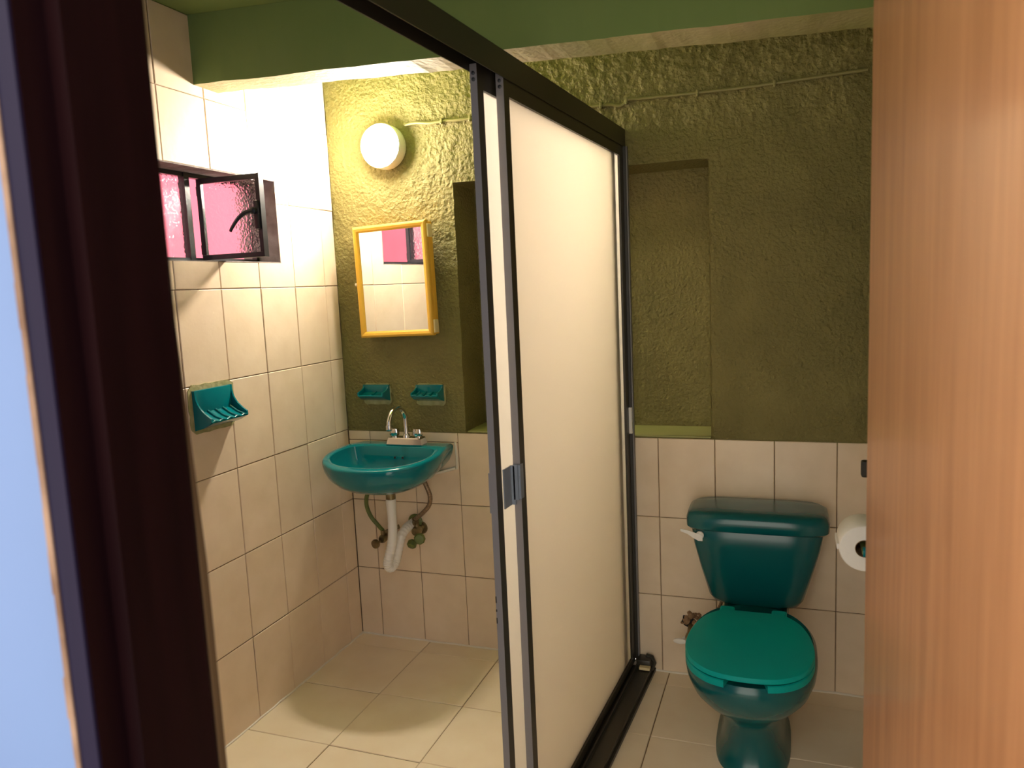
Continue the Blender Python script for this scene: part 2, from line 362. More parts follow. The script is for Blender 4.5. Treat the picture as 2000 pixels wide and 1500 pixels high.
tag(b.build('wall_front', M['hall_daylight_blue']), 'hall wall coloured with blue daylight at the left edge beside the doorway', kind='structure')
b = MB(); b.box(3.1, 3.2, -4.2, YO, 0, 2.6); tag(b.build('wall_hall_right', M['hall_daylight_blue']), 'hall end wall coloured with the same blue daylight to the right of the viewer', kind='structure')
b = MB(); b.box(-1.6, 4, -4.3, YO, -.1, 0); tag(b.build('floor_hall', M['hall_floor']), 'plain cement hall floor before the doorway', kind='structure')
b = MB(); b.box(-D, XR + .15, YF, .26, ZC, ZC + .1)
tag(b.build('ceiling', M['green_paint']), 'green painted bathroom ceiling', kind='structure')
b = MB(); b.box(-D, XR + .15, YF - .115, .26, -.1, -.004)
fl = tag(b.build('floor', M['grout']), 'bathroom floor of large square cream tiles', kind='structure')
FT = 0.3323
xf = [0.0] + [0.3264 + FT * i for i in range(5)] + [XR]; yf = [0.0] + [0.0957 + FT * j for j in range(7)]; yf = [y for y in yf if y < -YF] + [-YF]
for i in range(len(xf) - 1):
    for j in range(len(yf) - 1): place_tile(fl, 'floor', Vector((0, 0, 0)), xf[i], xf[i + 1], -yf[j + 1], -yf[j], M['floor_tile'])
b = MB(); b.tube([(.002 + .0012 * math.sin(k * 2.3), YF * k / 60, .002 + .001 * math.sin(k * 1.7)) for k in range(61)], 0.0042, 6); b.build('caulk_bead', M['caulk'], fl)

# beam under the ceiling, a little askew to the wall; its underside is mottled cream and yellow green
def lin(p, q, x): return p[1] + (q[1] - p[1]) * (x - p[0]) / (q[0] - p[0])
n1, n2, f1, f2 = (0, -.731), (1.96, -.470), (0, -.623), (1.96, -.300)
vs = []; fs = []; K = 80
def wv(x, s): return 0.003 * noise.noise(Vector((x * 6, s, 0))) + 0.0015 * noise.noise(Vector((x * 25, s, 0)))
for k in range(K + 1):
    x = (XR - .001) * k / K + .0005
    yn, yf_ = lin(n1, n2, x), lin(f1, f2, x); zb = 2.13 + wv(x, 1)
    vs += [(x, yn + wv(x, 5) * .5, ZC - .0005), (x, yn + wv(x, 2), zb + .002), (x, yf_ + wv(x, 3) * 1.5, zb + wv(x, 4)), (x, yf_, ZC - .0005)]
for k in range(K):
    for q in range(4): fs.append([k * 4 + q, k * 4 + (q + 1) % 4, k * 4 + 4 + (q + 1) % 4, k * 4 + 4 + q])
fs += [[0, 1, 2, 3], [K * 4 + 3, K * 4 + 2, K * 4 + 1, K * 4]]
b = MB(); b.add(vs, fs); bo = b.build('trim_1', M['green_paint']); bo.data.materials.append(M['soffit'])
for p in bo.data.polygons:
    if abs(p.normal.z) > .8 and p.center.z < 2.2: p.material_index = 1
tag(bo, 'green painted concrete beam crossing under the ceiling above the shower', kind='structure')

# ------------------------------------------------------------------ doorway frame and door leaf
b = MB()
fr = empty('trim_2', (DX0, YO, 0)); tag(fr, 'dark stained wooden frame of the doorway at the left', kind='structure')
def part(mb, name, m, parent):       # mesh given in world coordinates under a plain translated parent
    o = mb.build(name, m, parent)
    o.matrix_parent_inverse = parent.matrix_world.inverted() if parent.parent is None and parent.type != 'EMPTY' else Matrix.Identity(4)
    return o
def wpart(mb, name, m, parent):      # world-space mesh -> local space of its (unscaled) parent chain
    mw = Matrix.Identity(4); p = parent; chain = []
    while p: chain.append(p); p = p.parent
    for q in reversed(chain): mw = mw @ q.matrix_basis
    inv = mw.inverted(); mb.v = [tuple(inv @ Vector(v)) for v in mb.v]
    return mb.build(name, m, parent)
b = MB(); b.box(1.198, 1.2205, -2.312, -2.3095, 0, DZ + .03); wpart(b, 'casing', M['casing'], fr)  # thin front sheet carrying the daylight tint; the sides stay dark
b = MB(); b.box(1.198, 1.2214, -2.3095, -2.283, 0, DZ + .03); wpart(b, 'outer_jamb', M['jamb_wood'], fr)
b = MB(); b.prism([(1.2214, -2.283), (1.2370, -2.283), (1.2370, -2.203), (1.2362, -2.199), (1.2214, -2.199)], 'z', 0, DZ); b.box(1.19, 1.2214, -2.283, -2.196, 0, DZ + .03); wpart(b, 'jamb', M['jamb_wood'], fr)
b = MB(); full = [(1.2214, -2.1985), (1.2355, -2.1985), (1.2360, -2.196), (1.2352, -2.1880), (1.2, -2.1880), (1.2, -2.1955), (1.2214, -2.1955)]
slim = [(1.2214, -2.1985), (1.2300, -2.1985), (1.2302, -2.1972), (1.2295, -2.1950), (1.2, -2.1880), (1.2, -2.1955), (1.2214, -2.1955)]
b.loft([[(x, y, z) for x, y in q] for q, z in ((full, 0), (full, 1.22), (slim, 1.52))], smooth=False); bead = wpart(b, 'lit_edge_bead', M['lit_edge_wood'], fr); bead['label'] = 'inner edge of the dark jamb with lamplight put into its colour'  # paler strip stands for lamplight on the edge, tapering upward
b = MB()
for k in range(60):
    z0 = DZ * k / 60; w = 0.0022 + 0.0022 * abs(noise.noise(Vector((k * .7, 2, 0)))) * 2
    b.box(1.198 - w, 1.198 + .003, -2.3135, -2.298, z0, z0 + DZ / 60)
wpart(b, 'chipped_edge', M['chipped'], fr)
b = MB(); b.box(1.2214, DX1, -2.30, -2.19, DZ, DZ + .03); wpart(b, 'head_jamb', M['jamb_wood'], fr)
b = MB(); b.box(DX1, DX1 + .03, -2.30, -2.19, 0, DZ + .03); wpart(b, 'hinge_jamb', M['jamb_wood'], fr)
# door: hinged at the right, swung into the room
h0 = Vector((1.922, -2.185, 0)); h1 = Vector((1.8575, -1.49, 0)); dl = (h1 - h0).length; da = math.atan2(h1.y - h0.y, h1.x - h0.x)
dr = empty('door_1', h0, da); tag(dr, 'varnished brown wooden door leaf swung open at the right', kind='structure')
b = MB(); b.box(0, dl, -.036, 0, .012, 2.10, c=.002); b.build('leaf', M['door_wood'], dr)
b = MB()
for s in (0.001, -0.037):
    d = 1 if s > 0 else -1
for d, s in ((-1, -.036),):
    b.lathe([(.026, 0), (.026, .005 ), (.012, .008), (.012, .03), (.024, .036), (.027, .05), (.022, .062), (.006, .066)], (dl - .06, s, .98), (0, d, 0), 20)
b.build('knob', M['brass'], dr)
for z in (.25, 1.05, 1.85):
    b = MB(); b.tube([(-.004, -.03, z - .04), (-.004, -.03, z + .04)], .006, 8); b.build('hinge', M['brass'], dr)

# ------------------------------------------------------------------ window
wn = empty('window_1', (-.09, WY0, WZ0)); tag(wn, 'small black steel window with rippled glass, one sash swung inward', kind='structure')
WX = -.09; my = -.700
b = MB(); t = .014
b.box(WX - .02, WX, WY0, WY1 - .003, WZ0 + .003, WZ0 + .003 + t); b.box(WX - .02, WX, WY0, WY1 - .003, WZ1 - .004 - t, WZ1 - .004)
b.box(WX - .02, WX, WY0, WY0 + t, WZ0 + .003, WZ1 - .004); b.box(WX - .02, WX, WY1 - .003 - t, WY1 - .003, WZ0 + .003, WZ1 - .004)
b.box(WX - .022, WX + .004, my - .016, my + .006, WZ0 + .003, WZ1 - .004)
wpart(b, 'window_frame', M['black_steel'], wn)
b = MB(); b.box(WX - .011, WX - .007, WY0 + t - .002, my - .014, WZ0 + t, WZ1 - t); wpart(b, 'fixed_pane', M['glass'], wn)
# sash in local coordinates: x along the sash from hinge to free edge
p0 = Vector((WX + .004, -.658, 0)); p1 = Vector((.158, -.649, 0)); sl = (p1 - p0).length
sa = bpy.data.objects.new('sash', None); COL.objects.link(sa); sa.parent = wn
sz0, sz1 = 1.5965, 1.8605; fw = .017
b = MB(); b.box(0, sl, -.007, .007, 0, fw, c=.001); b.box(0, sl, -.007, .007, sz1 - sz0 - fw, sz1 - sz0, c=.001)
b.box(0, fw, -.007, .007, fw, sz1 - sz0 - fw); b.box(sl - fw, sl, -.007, .007, fw, sz1 - sz0 - fw); b.box(sl - .004, sl + .001, -.012, .012, 0, sz1 - sz0)
bpy.data.objects.remove(sa)
me_sash = b.build('sash', M['black_steel'], wn)
rz = math.atan2(p1.y - p0.y, p1.x - p0.x)
me_sash.matrix_local = Matrix.Translation(Vector((p0.x - wn.location.x, p0.y - wn.location.y, sz0 - wn.location.z))) @ Matrix.Rotation(rz, 4, 'Z')
b = MB(); b.box(fw - .003, sl - fw + .003, -.002, .002, fw - .003, sz1 - sz0 - fw + .003); b.build('sash_pane', M['glass'], me_sash)
b = MB()   # lever handle on the camera side of the free stile
b.box(sl - .022, sl - .004, -.02, -.006, .088, .178, c=.003)
b.lathe([(.011, 0), (.011, .014), (.006, .018)], (sl - .018, -.018, .145), (0, -1, 0), 14)
hp = crv([(sl - .018, -.030, .145), (sl - .045, -.036, .138), (sl - .07, -.038, .122), (sl - .095, -.038, .095), (sl - .102, -.038, .084)], 4)
b.tube(hp, [.0085 - .004 * i / (len(hp) - 1) for i in range(len(hp))], 8)
b.build('lever_handle', M['black_steel'], me_sash)
b = MB(); b.tube([(0, .0, .02), (0, .0, .05)], .006, 8); b.tube([(0, 0, .21), (0, 0, .24)], .006, 8); b.build('hinge', M['black_steel'], me_sash)
# outside
b = MB(); b.box(-1.55, -1.4, -3.2, 1.6, -.1, 2.3); tag(b.build('wall_outside', M['pink_wall']), 'pink painted neighbouring wall seen through the small window', kind='structure')

# ------------------------------------------------------------------ sliding shower doors
SK = 0.058                                # the partition runs slightly askew
def sx(y, off): return 1.205 + off + SK * y
def slab(b, off0, off1, y0, y1, z0, z1):  # sheared box following the partition line
    vs = [(sx(y, o), y, z) for z in (z0, z1) for (y, o) in ((y0, off0), (y0, off1), (y1, off1), (y1, off0))]
    return b.add(vs, [[0, 3, 2, 1], [4, 5, 6, 7], [0, 1, 5, 4], [1, 2, 6, 5], [2, 3, 7, 6], [3, 0, 4, 7]])
sf = empty('shower_door_frame', (1.2, 0, 0)); tag(sf, 'dark bronze shower door frame with top rail, wall jamb and floor track', 'shower frame')
YE = -2.18
b = MB(); slab(b, -.001, .001, YE, -.004, 1.930, 1.990); slab(b, -.0455, -.0435, YE, -.004, 1.930, 1.990); slab(b, -.0455, .001, YE, -.004, 1.988, 1.990); slab(b, -.0235, -.0215, YE, -.004, 1.945, 1.989)
wpart(b, 'top_rail', M['dark_alu'], sf)
b = MB(); slab(b, -.042, .006, -.026, -.004, .05, 1.93); wpart(b, 'wall_jamb', M['dark_alu'], sf)
b = MB(); slab(b, .0065, .0105, -.022, -.004, .05, 1.93); wpart(b, 'jamb_trim', M['grey_alu'], sf)
b = MB(); slab(b, -.02, .008, -.036, -.0262, .918, 1.013); wpart(b, 'bumper', M['white_plastic'], sf)
b = MB(); slab(b, -.06, .068, YE, -.002, 0, .012); slab(b, -.058, -.052, YE, -.002, .012, .044); slab(b, -.030, -.022, YE, -.002, .012, .040); slab(b, .006, .012, YE, -.002, .012, .044)
vs = []
wpart(b, 'floor_track', M['dark_alu'], sf)
b = MB(); slab(b, .012, .060, YE, -.03, .012, .030); wpart(b, 'track_skirt', M['dark_alu'], sf)
b = MB(); b.box(1.208, 1.262, -.055, -.003, .030, .062, c=.006); b.tube([(1.262, -.035, .02), (1.272, -.03, .045), (1.262, -.02, .062), (1.24, -.02, .066)], .008, 8); wpart(b, 'end_stop', M['dark_alu'], sf)
b = MB(); b.box(1.222, 1.262, -.0775, -.055, .034, .044, c=.002); wpart(b, 'stop_pad', M['pale_yellow'], sf)
b = MB(); b.lathe([(.004, 0), (.0045, .004), (.001, .006)], (1.205, -.05, .062), (0, -1, 0), 10); b.lathe([(.004, 0), (.0045, .004), (.001, .006)], (1.196, -.036, .07), (0, -1, 0), 10); wpart(b, 'screw', M['chrome'], sf)

def sliding_panel(name, label, o0, o1, y0, y1, z0, z1, stile, srow):
    r = empty(name, (sx(y0, o0), y0, 0)); tag(r, label, 'shower door', 'sliding shower doors')
    om = (o0 + o1) / 2
    b = MB(); slab(b, o0, o1, y0, y0 + stile, z0, z1); st = wpart(b, 'stile', M['dark_alu'], r); r['near'] = st.name
    b = MB(); slab(b, o0, o1, y1 - .042, y1, z0, z1); wpart(b, 'stile', M['dark_alu'], r)
    b = MB(); slab(b, o0, o1, y0 + stile, y1 - .042, z1 - .05, z1); wpart(b, 'top_bar', M['dark_alu'], r)
    b = MB(); slab(b, o0, o1, y0 + stile, y1 - .042, z0, z0 + .026); wpart(b, 'bottom_bar', M['dark_alu'], r)
    b = MB(); slab(b, o0, o1, y0 - .0012, y0, z0, z1); ef = wpart(b, 'end_face', M['grey_alu'], r); ef['label'] = 'grey end face of the near stile'  # thin end plate, a lighter grey than the stile
    b = MB(); slab(b, om - .0015, om + .0015, y0 + stile - .004, y1 - .038, z0 + .022, z1 - .046); pn = wpart(b, 'frosted_sheet', M['acrylic'], r); pn['label'] = 'translucent frosted acrylic sheet'
    for z in srow:
        b = MB(); b.lathe([(.0042, 0), (.0042, .002), (.0012, .003)], (sx(y0, om), y0 - .0012, z), (0, -1, 0), 10); wpart(b, 'screw', M['black_steel'], st)
    return r
pa = sliding_panel('sliding_shower_door', 'frosted sliding shower door nearer the toilet, full width visible in black frame', -.0205, -.0025, -1.052, -.028, .046, 1.9445, .030, (1.925, 1.912))
pb = sliding_panel('sliding_shower_door', 'second frosted sliding shower door showing as a narrow strip beside the sink', -.0425, -.0265, -1.138, -.108, .046, 1.9445, .030, (1.925, 1.912))
# grips
b = MB(); slab(b, -.0262, -.0232, -1.103, -1.058, .945, 1.04); slab(b, -.0262, -.014, -1.062, -1.0535, .945, 1.04)
g = wpart(b, 'pull_handle', M['blue_grey'], pb); g['label'] = 'blue grey metal pull handle'
b = MB(); slab(b, -.018, -.005, -1.062, -1.0535, .957, 1.043); slab(b, -.006, .001, -1.062, -1.043, .96, 1.043); wpart(b, 'latch', M['blue_grey'], pa)
b = MB(); slab(b, -.0455, -.0425, -1.1395, -1.09, .945, 1.04); wpart(b, 'pull_handle', M['grey_alu'], pb)
for z, hh in ((.735, .016), (.708, .006), (.683, .014)):
    b = MB(); slab(b, -.0428, -.0400, -1.1397, -1.139, z - hh / 2, z + hh / 2); wpart(b, 'latch_hole', M['black'], bpy.data.objects[pb['near']])

# ------------------------------------------------------------------ wall lamp and cables
LC = Vector((.272, 0, 2.022))
lp = empty('wall_lamp', LC); tag(lp, 'lit round white wall lamp above the yellow mirror', 'lamp')
b = MB(); b.lathe([(.080, .002), (.084, .010), (.0845, .058), (.0815, .064), (.0790, .064)], (0, 0, 0), (0, -1, 0), 40); b.build('lamp_base', M['white_plastic'], lp)
b = MB(); b.lathe([(.0788, .0645), (.0785, .068), (.0755, .076), (.067, .084), (.052, .090), (.034, .0935), (.016, .0948), (.0005, .095)], (0, 0, 0), (0, -1, 0), 40); b.build('globe', M['globe'], lp)
def cable(pts, clips, label):
    r = MB().tube(crv([(x, y - .0085, z) for x, y, z in pts], 6), .0055, 8).build('electrical_cable', M['cable_paint']); tag(r, label, 'cable', 'painted over cables on the back wall')
    for x, z in clips:
        b = MB(); b.box(x - .005, x + .005, -.017, .002, z - .010, z + .009, c=.002); b.lathe([(.0045, 0), (.0045, .003), (.001, .005)], (x, -.016, z - .009), (0, -1, 0), 8); b.build('cable_clip', M['cable_paint'], r)
cable([(.354, 0, 2.098), (.40, 0, 2.101), (.46, 0, 2.094), (.512, 0, 2.095), (.57, 0, 2.093), (.632, 0, 2.092), (.80, 0, 2.088), (1.0, 0, 2.083)], [(.512, 2.096), (.628, 2.093)], 'short green painted cable running right from the round wall lamp')
cable([(1.08, 0, 2.082), (1.12, 0, 2.080), (1.16, 0, 2.078), (1.188, 0, 2.071), (1.205, 0, 2.075), (1.22, 0, 2.088), (1.27, 0, 2.086), (1.40, 0, 2.083), (1.60, 0, 2.080), (1.80, 0, 2.083), (1.975, 0, 2.087)], [(1.125, 2.08), (1.215, 2.084), (1.455, 2.082), (1.70, 2.081)], 'long green painted cable high on the plaster above the toilet')

# ------------------------------------------------------------------ mirror cabinet (turned a little to the left)
mc = empty('mirror_cabinet', (.291, -.0595, 1.509)); mc.rotation_euler = (0, math.radians(-1.1), math.radians(-5.0)); tag(mc, 'yellow framed wall mirror cabinet hanging askew below the round lamp', 'mirror')
w, h = .338, .438
def ring(b, w, h, prof):     # moulding: prof = (inset, y)
    rings = [[(-w / 2 + i, y, -h / 2 + i), (w / 2 - i, y, -h / 2 + i), (w / 2 - i, y, h / 2 - i), (-w / 2 + i, y, h / 2 - i)] for i, y in prof]
    return b.loft(rings, False, False, True, False)
b = MB(); ring(b, w, h, [(.003, .0135), (.0, .010), (.0, -.006), (.003, -.011), (.009, -.0135), (.018, -.011), (.0245, -.004), (.0245, .0135), (.003, .0135)]); b.build('mirror_frame', M['yellow'], mc)
b = MB(); b.box(-w / 2 + .022, w / 2 - .022, -.002, .002, -h / 2 + .022, h / 2 - .022); b.build('mirror_glass', M['mirror'], mc)
b = MB(); b.box(-w / 2 + .004, w / 2 - .001, .0136, .040, -h / 2 + .004, h / 2 - .004, c=.003); b.build('cabinet_body', M['yellow'], mc)
for z in (-h / 2 + .035, h / 2 - .04):
    b = MB(); b.box(w / 2 - .001, w / 2 + .006, -.004, .026, z - .025, z + .025, c=.002); b.build('hinge_tab', M['pale_yellow'], mc)
b = MB(); b.lathe([(.003, 0), (.003, .006), (.006, .008), (.006, .014), (.002, .016)], (-w / 2, .004, -.005), (-1, 0, 0), 12); b.build('knob', M['white_plastic'], mc)

# ------------------------------------------------------------------ soap dishes
def soap_dish(name, w, h, d, label, ridges, mx, patch):
    """local x across, -y out of the wall, z up from the bottom of the dish"""
    r = MB(); n = 8
    prof = [(0, h)] + [(-.012 - (d - .012) * (k / n) ** 2.0, h - (h - .018) * (k / n) ** .75) for k in range(n + 1)] + [(-d - .001, .008), (-d * .9, .001), (-d * .55, -.012), (0, -.022)]
    for x0, x1 in ((-w / 2, -w / 2 + .006), (w / 2 - .006, w / 2)): r.prism(prof, 'x', x0, x1)
    r.box(-w / 2 + .004, w / 2 - .004, -.012, 0, -.015, h, c=.003)
    lo = [(-.010, .33 * h), (-d * .6, .15 * h), (-d - .001, .006), (-d - .001, .003), (-d * .9, -.001), (-d * .55, -.012), (-.005, -.02)]
    r.prism(lo, 'x', -w / 2 + .005, w / 2 - .005)
    lip = [(x, -d - .0005, .0045 + .005 * abs(math.sin((x / w + .5) * PI * ridges)) * (1 if ridges > 1 else .2)) for x in [-w / 2 + .003 + (w - .006) * k / 24 for k in range(25)]]
    r.tube(lip, .0028, 8)
    o = r.build(name, M['porcelain']); tag(o, label, 'soap dish', 'teal ceramic soap dishes'); o.matrix_world = mx
    b = MB()
    for k in range(ridges):
        x = -w / 2 + w * (k + .5) / ridges; b.tube([(x, -.012, .33 * h + .001), (x, -d * .6, .15 * h + .0015), (x, -d + .001, .0085)], .0045, 8)
    q = b.build('drain_ridges', M['porcelain'], o)
    b = MB(); px, pz0, pz1 = patch
    rg = random.Random(len(label)); pts = []
    for k in range(28):
        a = 2 * PI * k / 28; c_, s_ = math.cos(a), math.sin(a); m_ = max(abs(c_), abs(s_)); rr = 1 + rg.uniform(-.035, .03)
        pts.append((c_ / m_ * px * rr, (pz0 + pz1) / 2 + s_ / m_ * (pz1 - pz0) / 2 * rr))
    b.prism(pts, 'y', 0.003, -.0022); b.build('mortar_bed', M['green_mortar'], o)
soap_dish('soap_dish', .172, .105, .068, 'large teal ceramic soap dish on the left tiled wall below the window', 5, Matrix.Translation((.0006, -.783, 1.082)) @ Matrix.Rotation(PI / 2, 4, 'Z'), (.102, -.034, .122))
soap_dish('soap_dish', .118, .045, .060, 'small teal soap dish on green plaster left above the faucet', 1, Matrix.Translation((.154, -.0025, 1.047)), (.062, -.038, .048))
soap_dish('soap_dish', .118, .045, .060, 'small teal soap dish on green plaster right above the sink', 4, Matrix.Translation((.396, -.0025, 1.047)), (.064, -.040, .048))

# ------------------------------------------------------------------ wash basin
out = crv([(x, y, 0) for x, y in ((.076, -.004), (.062, -.06), (.046, -.13), (.043, -.20), (.058, -.275), (.098, -.345), (.185, -.412), (.285, -.432), (.385, -.418), (.465, -.362), (.503, -.285), (.512, -.20), (.503, -.13), (.492, -.06), (.484, -.004))], 8)
out = [(p.x, p.y) for p in out] + [(.484 - .408 * k / 24, -.003) for k in range(1, 24)]
inn = [(p.x, p.y) for p in crv([(x, y, 0) for x, y in ((.10, -.118), (.078, -.17), (.076, -.23), (.10, -.295), (.17, -.355), (.28, -.377), (.39, -.358), (.455, -.298), (.475, -.23), (.470, -.17), (.445, -.118), (.36, -.104), (.275, -.101), (.19, -.104))], 8, True)]
SC = (.280, -.215); n = 96
ro = polar(out, SC, n); ri = polar(inn, SC, n)
def rimz(y): return .858 - .020 * max(0, min(1, (-y - .09) / .32)) ** 1.2
def mixr(a, b_, t): return [(p[0] * (1 - t) + q[0] * t, p[1] * (1 - t) + q[1] * t) for p, q in zip(a, b_)]
def sc(r, s, c=(.28, -.17), sy=None): return [(c[0] + (p[0] - c[0]) * s, min(-.003, c[1] + (p[1] - c[1]) * (sy or s)) if p[1] < -.01 or s > .99 else -.003 - (1 - s) * .05) for p in r]
rings = []
def R3(r, dz): return [(p[0], p[1], rimz(p[1]) + dz) for p in r]
for s, dz in ((.14, -.148), (.30, -.144), (.52, -.130), (.70, -.112), (.84, -.090), (.93, -.066), (.980, -.040), (.998, -.020), (1.0, -.008)): rings.append(R3(sc(ro, s), dz))
rings.append(R3(mixr(ro, ri, .06), -.002)); rings.append(R3(mixr(ro, ri, .2), .001)); rings.append(R3(mixr(ro, ri, .75), .0)); rings.append(R3(mixr(ro, ri, .93), -.003))
for s, dz in ((1.0, -.010), (.97, -.030), (.92, -.060), (.80, -.090), (.58, -.108), (.30, -.116), (.10, -.118)): rings.append([(.28 + (p[0] - .28) * s, -.20 + (p[1] + .20) * s, .845 + dz) for p in ri])
b = MB(); b.loft(rings)
sk = empty('wash_basin', (.28, 0, .72)); tag(sk, 'teal ceramic wash basin hung on the tiled back wall', 'sink')
wpart(b, 'basin', M['porcelain'], sk)
for x in (.276, .311):
    b = MB(); b.lathe([(.0072, 0), (.0072, .003), (.0045, .0035)], (x, -.1085, .813), (0, -.93, .25), 14); o = wpart(b, 'overflow_ring', M['porcelain'], sk)
    b = MB(); b.lathe([(.0048, .002), (.0048, .0042)], (x, -.1085, .813), (0, -.93, .25), 12); wpart(b, 'overflow_hole', M['black'], sk)
b = MB(); b.lathe([(.021, 0), (.021, .003), (.012, .0035), (.012, .001)], (.28, -.20, .7275), (0, 0, 1), 20); wpart(b, 'drain', M['chrome'], sk)
b = MB(); b.tube([(.495, -.004, .75), (.497, -.004, .80), (.492, -.004, .86)], .006, 6); b.tube([(.33, -.006, .72), (.42, -.006, .735), (.49, -.006, .755)], .007, 6); wpart(b, 'mortar_seam', M['caulk'], sk)
# faucet
fc = empty('faucet', (.307, -.062, .858)); tag(fc, 'chrome gooseneck faucet with two round handles on the teal basin', 'faucet')
b = MB(); b.loft([[(x * k, y * k2, z) for x, y in ((-.078, -.027), (.078, -.027), (.078, .027), (-.078, .027))] for k, k2, z in ((1.0, 1.0, 0), (1.0, 1, .004), (.93, .85, .026), (.90, .78, .030))], smooth=False); b.build('base', M['chrome'], fc)
b = MB(); sp = crv([(0, 0, .028), (0, 0, .09), (0, -.004, .118), (0, -.028, .146), (0, -.065, .158), (0, -.104, .148), (0, -.13, .118), (0, -.134, .098)], 6); b.tube(sp, .0095, 14); b.lathe([(.015, .026), (.015, .036), (.011, .044)], (0, 0, 0), (0, 0, 1), 18); spo = b.build('spout', M['chrome'], fc)
b = MB(); b.lathe([(.0115, 0), (.0125, .003), (.0125, .018), (.011, .021)], (0, -.134, .082), (0, 0, 1), 16); b.build('aerator', M['chrome'], spo)
for x in (-.052, .052):
    b = MB(); prof = [(.012, .028), (.012, .034), (.018, .036), (.020, .042), (.020, .058), (.017, .065), (.006, .068)]
    rings = [[(x + rr * (1 - .10 * (k % 2)) * math.cos(2 * PI * k / 20), rr * (1 - .10 * (k % 2)) * math.sin(2 * PI * k / 20), z) for k in range(20)] for rr, z in prof]
    b.loft(rings); b.build('handle', M['chrome'], fc)
# drain trap
tp = empty('drain_trap', (.28, -.165, .40)); tag(tp, 'white flexible plastic drain pipe looping under the teal basin', 'pipe')
b = MB(); b.lathe([(.036, .700), (.036, .722), (.030, .728), (.024, .735)][::-1], (.28, -.172, 0), (0, 0, 1), 20); b.lathe([(.030, .690), (.036, .702)], (.28, -.172, 0), (0, 0, 1), 20); wpart(b, 'drain_cup', M['moss'], tp)
b = MB(); b.tube([(.28, -.172, .66), (.28, -.172, .70)], .019, 16); wpart(b, 'tailpiece', M['brass'], tp)
b = MB(); b.lathe([(.0175, .55), (.018, .60), (.0205, .645), (.0205, .662), (.018, .664)], (.28, -.172, 0), (0, 0, 1), 18); wpart(b, 'sleeve', M['white_plastic'], tp)
P = crv([(.28, -.172, .560), (.279, -.174, .52), (.274, -.182, .47), (.266, -.193, .43), (.262, -.196, .405), (.263, -.188, .388), (.267, -.170, .386), (.273, -.152, .405), (.280, -.138, .450), (.286, -.118, .495), (.290, -.08, .515), (.292, -.04, .520), (.292, -.001, .520)], 12)
b = MB(); b.tube(P, [.0185 + .0012 * math.sin(i * 1.6) * (1 if i > 20 else .0) for i in range(len(P))], 14); wpart(b, 'flexible_pipe', M['white_plastic'], tp)
b = MB(); b.lathe([(.032, .001), (.032, .005), (.022, .012)], (.292, 0, .520), (0, -1, 0), 18); wpart(b, 'wall_flange', M['moss'], tp)
# supply hoses with valves
def valve(b, x, y, z, s=1.0):
    b.tube([(x, -.001, z), (x, y, z)], .011 * s, 10); b.lathe([(.024 * s, .001), (.022 * s, .006)], (x, 0, z), (0, -1, 0), 14)
    b.lathe([(.015 * s, -.014 * s), (.017 * s, -.01 * s), (.017 * s, .010 * s), (.013 * s, .016 * s)], (x, y, z), (0, -1, 0), 12); b.tube([(x, y, z), (x, y, z + .035 * s)], .009 * s, 10)
s1 = empty('water_supply_line', (.18, -.05, .48)); tag(s1, 'green painted supply hose with a stop valve left under the basin', 'supply hose', 'supply hoses under the basin')
b = MB(); b.tube(crv([(.20, -.10, .735), (.165, -.095, .70), (.125, -.085, .655), (.112, -.08, .605), (.125, -.075, .555), (.150, -.065, .515), (.163, -.05, .488)], 8), .0085, 10); wpart(b, 'hose', M['moss'], s1)
b = MB(); valve(b, .165, -.055, .455); b.tube([(.165, -.045, .475), (.20, -.04, .492), (.225, -.02, .50)], .009, 8); vb1 = wpart(b, 'valve_body', M['brass'], s1)
b = MB(); b.lathe([(.006, 0), (.006, .02), (.018, .022), (.02, .028), (.018, .036), (.006, .038)], (.160, -.07, .448), (-.25, -1, -.1), 12); wpart(b, 'valve_knob', M['brass'], vb1)
s2 = empty('water_supply_line', (.30, -.05, .47)); tag(s2, 'braided steel supply hose with green crusted valve right under the basin', 'supply hose', 'supply hoses under the basin')
b = MB(); pts = crv([(.375, -.085, .735), (.392, -.085, .700), (.405, -.08, .655), (.395, -.075, .615), (.362, -.068, .58), (.33, -.06, .555), (.312, -.05, .538)], 10); b.tube(pts, [.0085 + .0008 * (i % 2) for i in range(len(pts))], 10); wpart(b, 'hose', M['braid'], s2)
b = MB(); valve(b, .318, -.045, .495, 1.15); b.lathe([(.011, .0), (.011, .02), (.014, .024)], (.312, -.05, .525), (.3, -.2, .9), 10); vb2 = wpart(b, 'valve_body', M['brass'], s2)
b = MB(); b.lathe([(.007, 0), (.008, .012), (.022, .016), (.024, .026), (.018, .034), (.004, .036)], (.335, -.05, .47), (.35, -1, .1), 9); b.lathe([(.010, 0), (.019, .008), (.020, .026), (.012, .034)], (.30, -.045, .455), (-.1, -.6, -.7), 10); wpart(b, 'valve_knob', M['moss'], vb2)

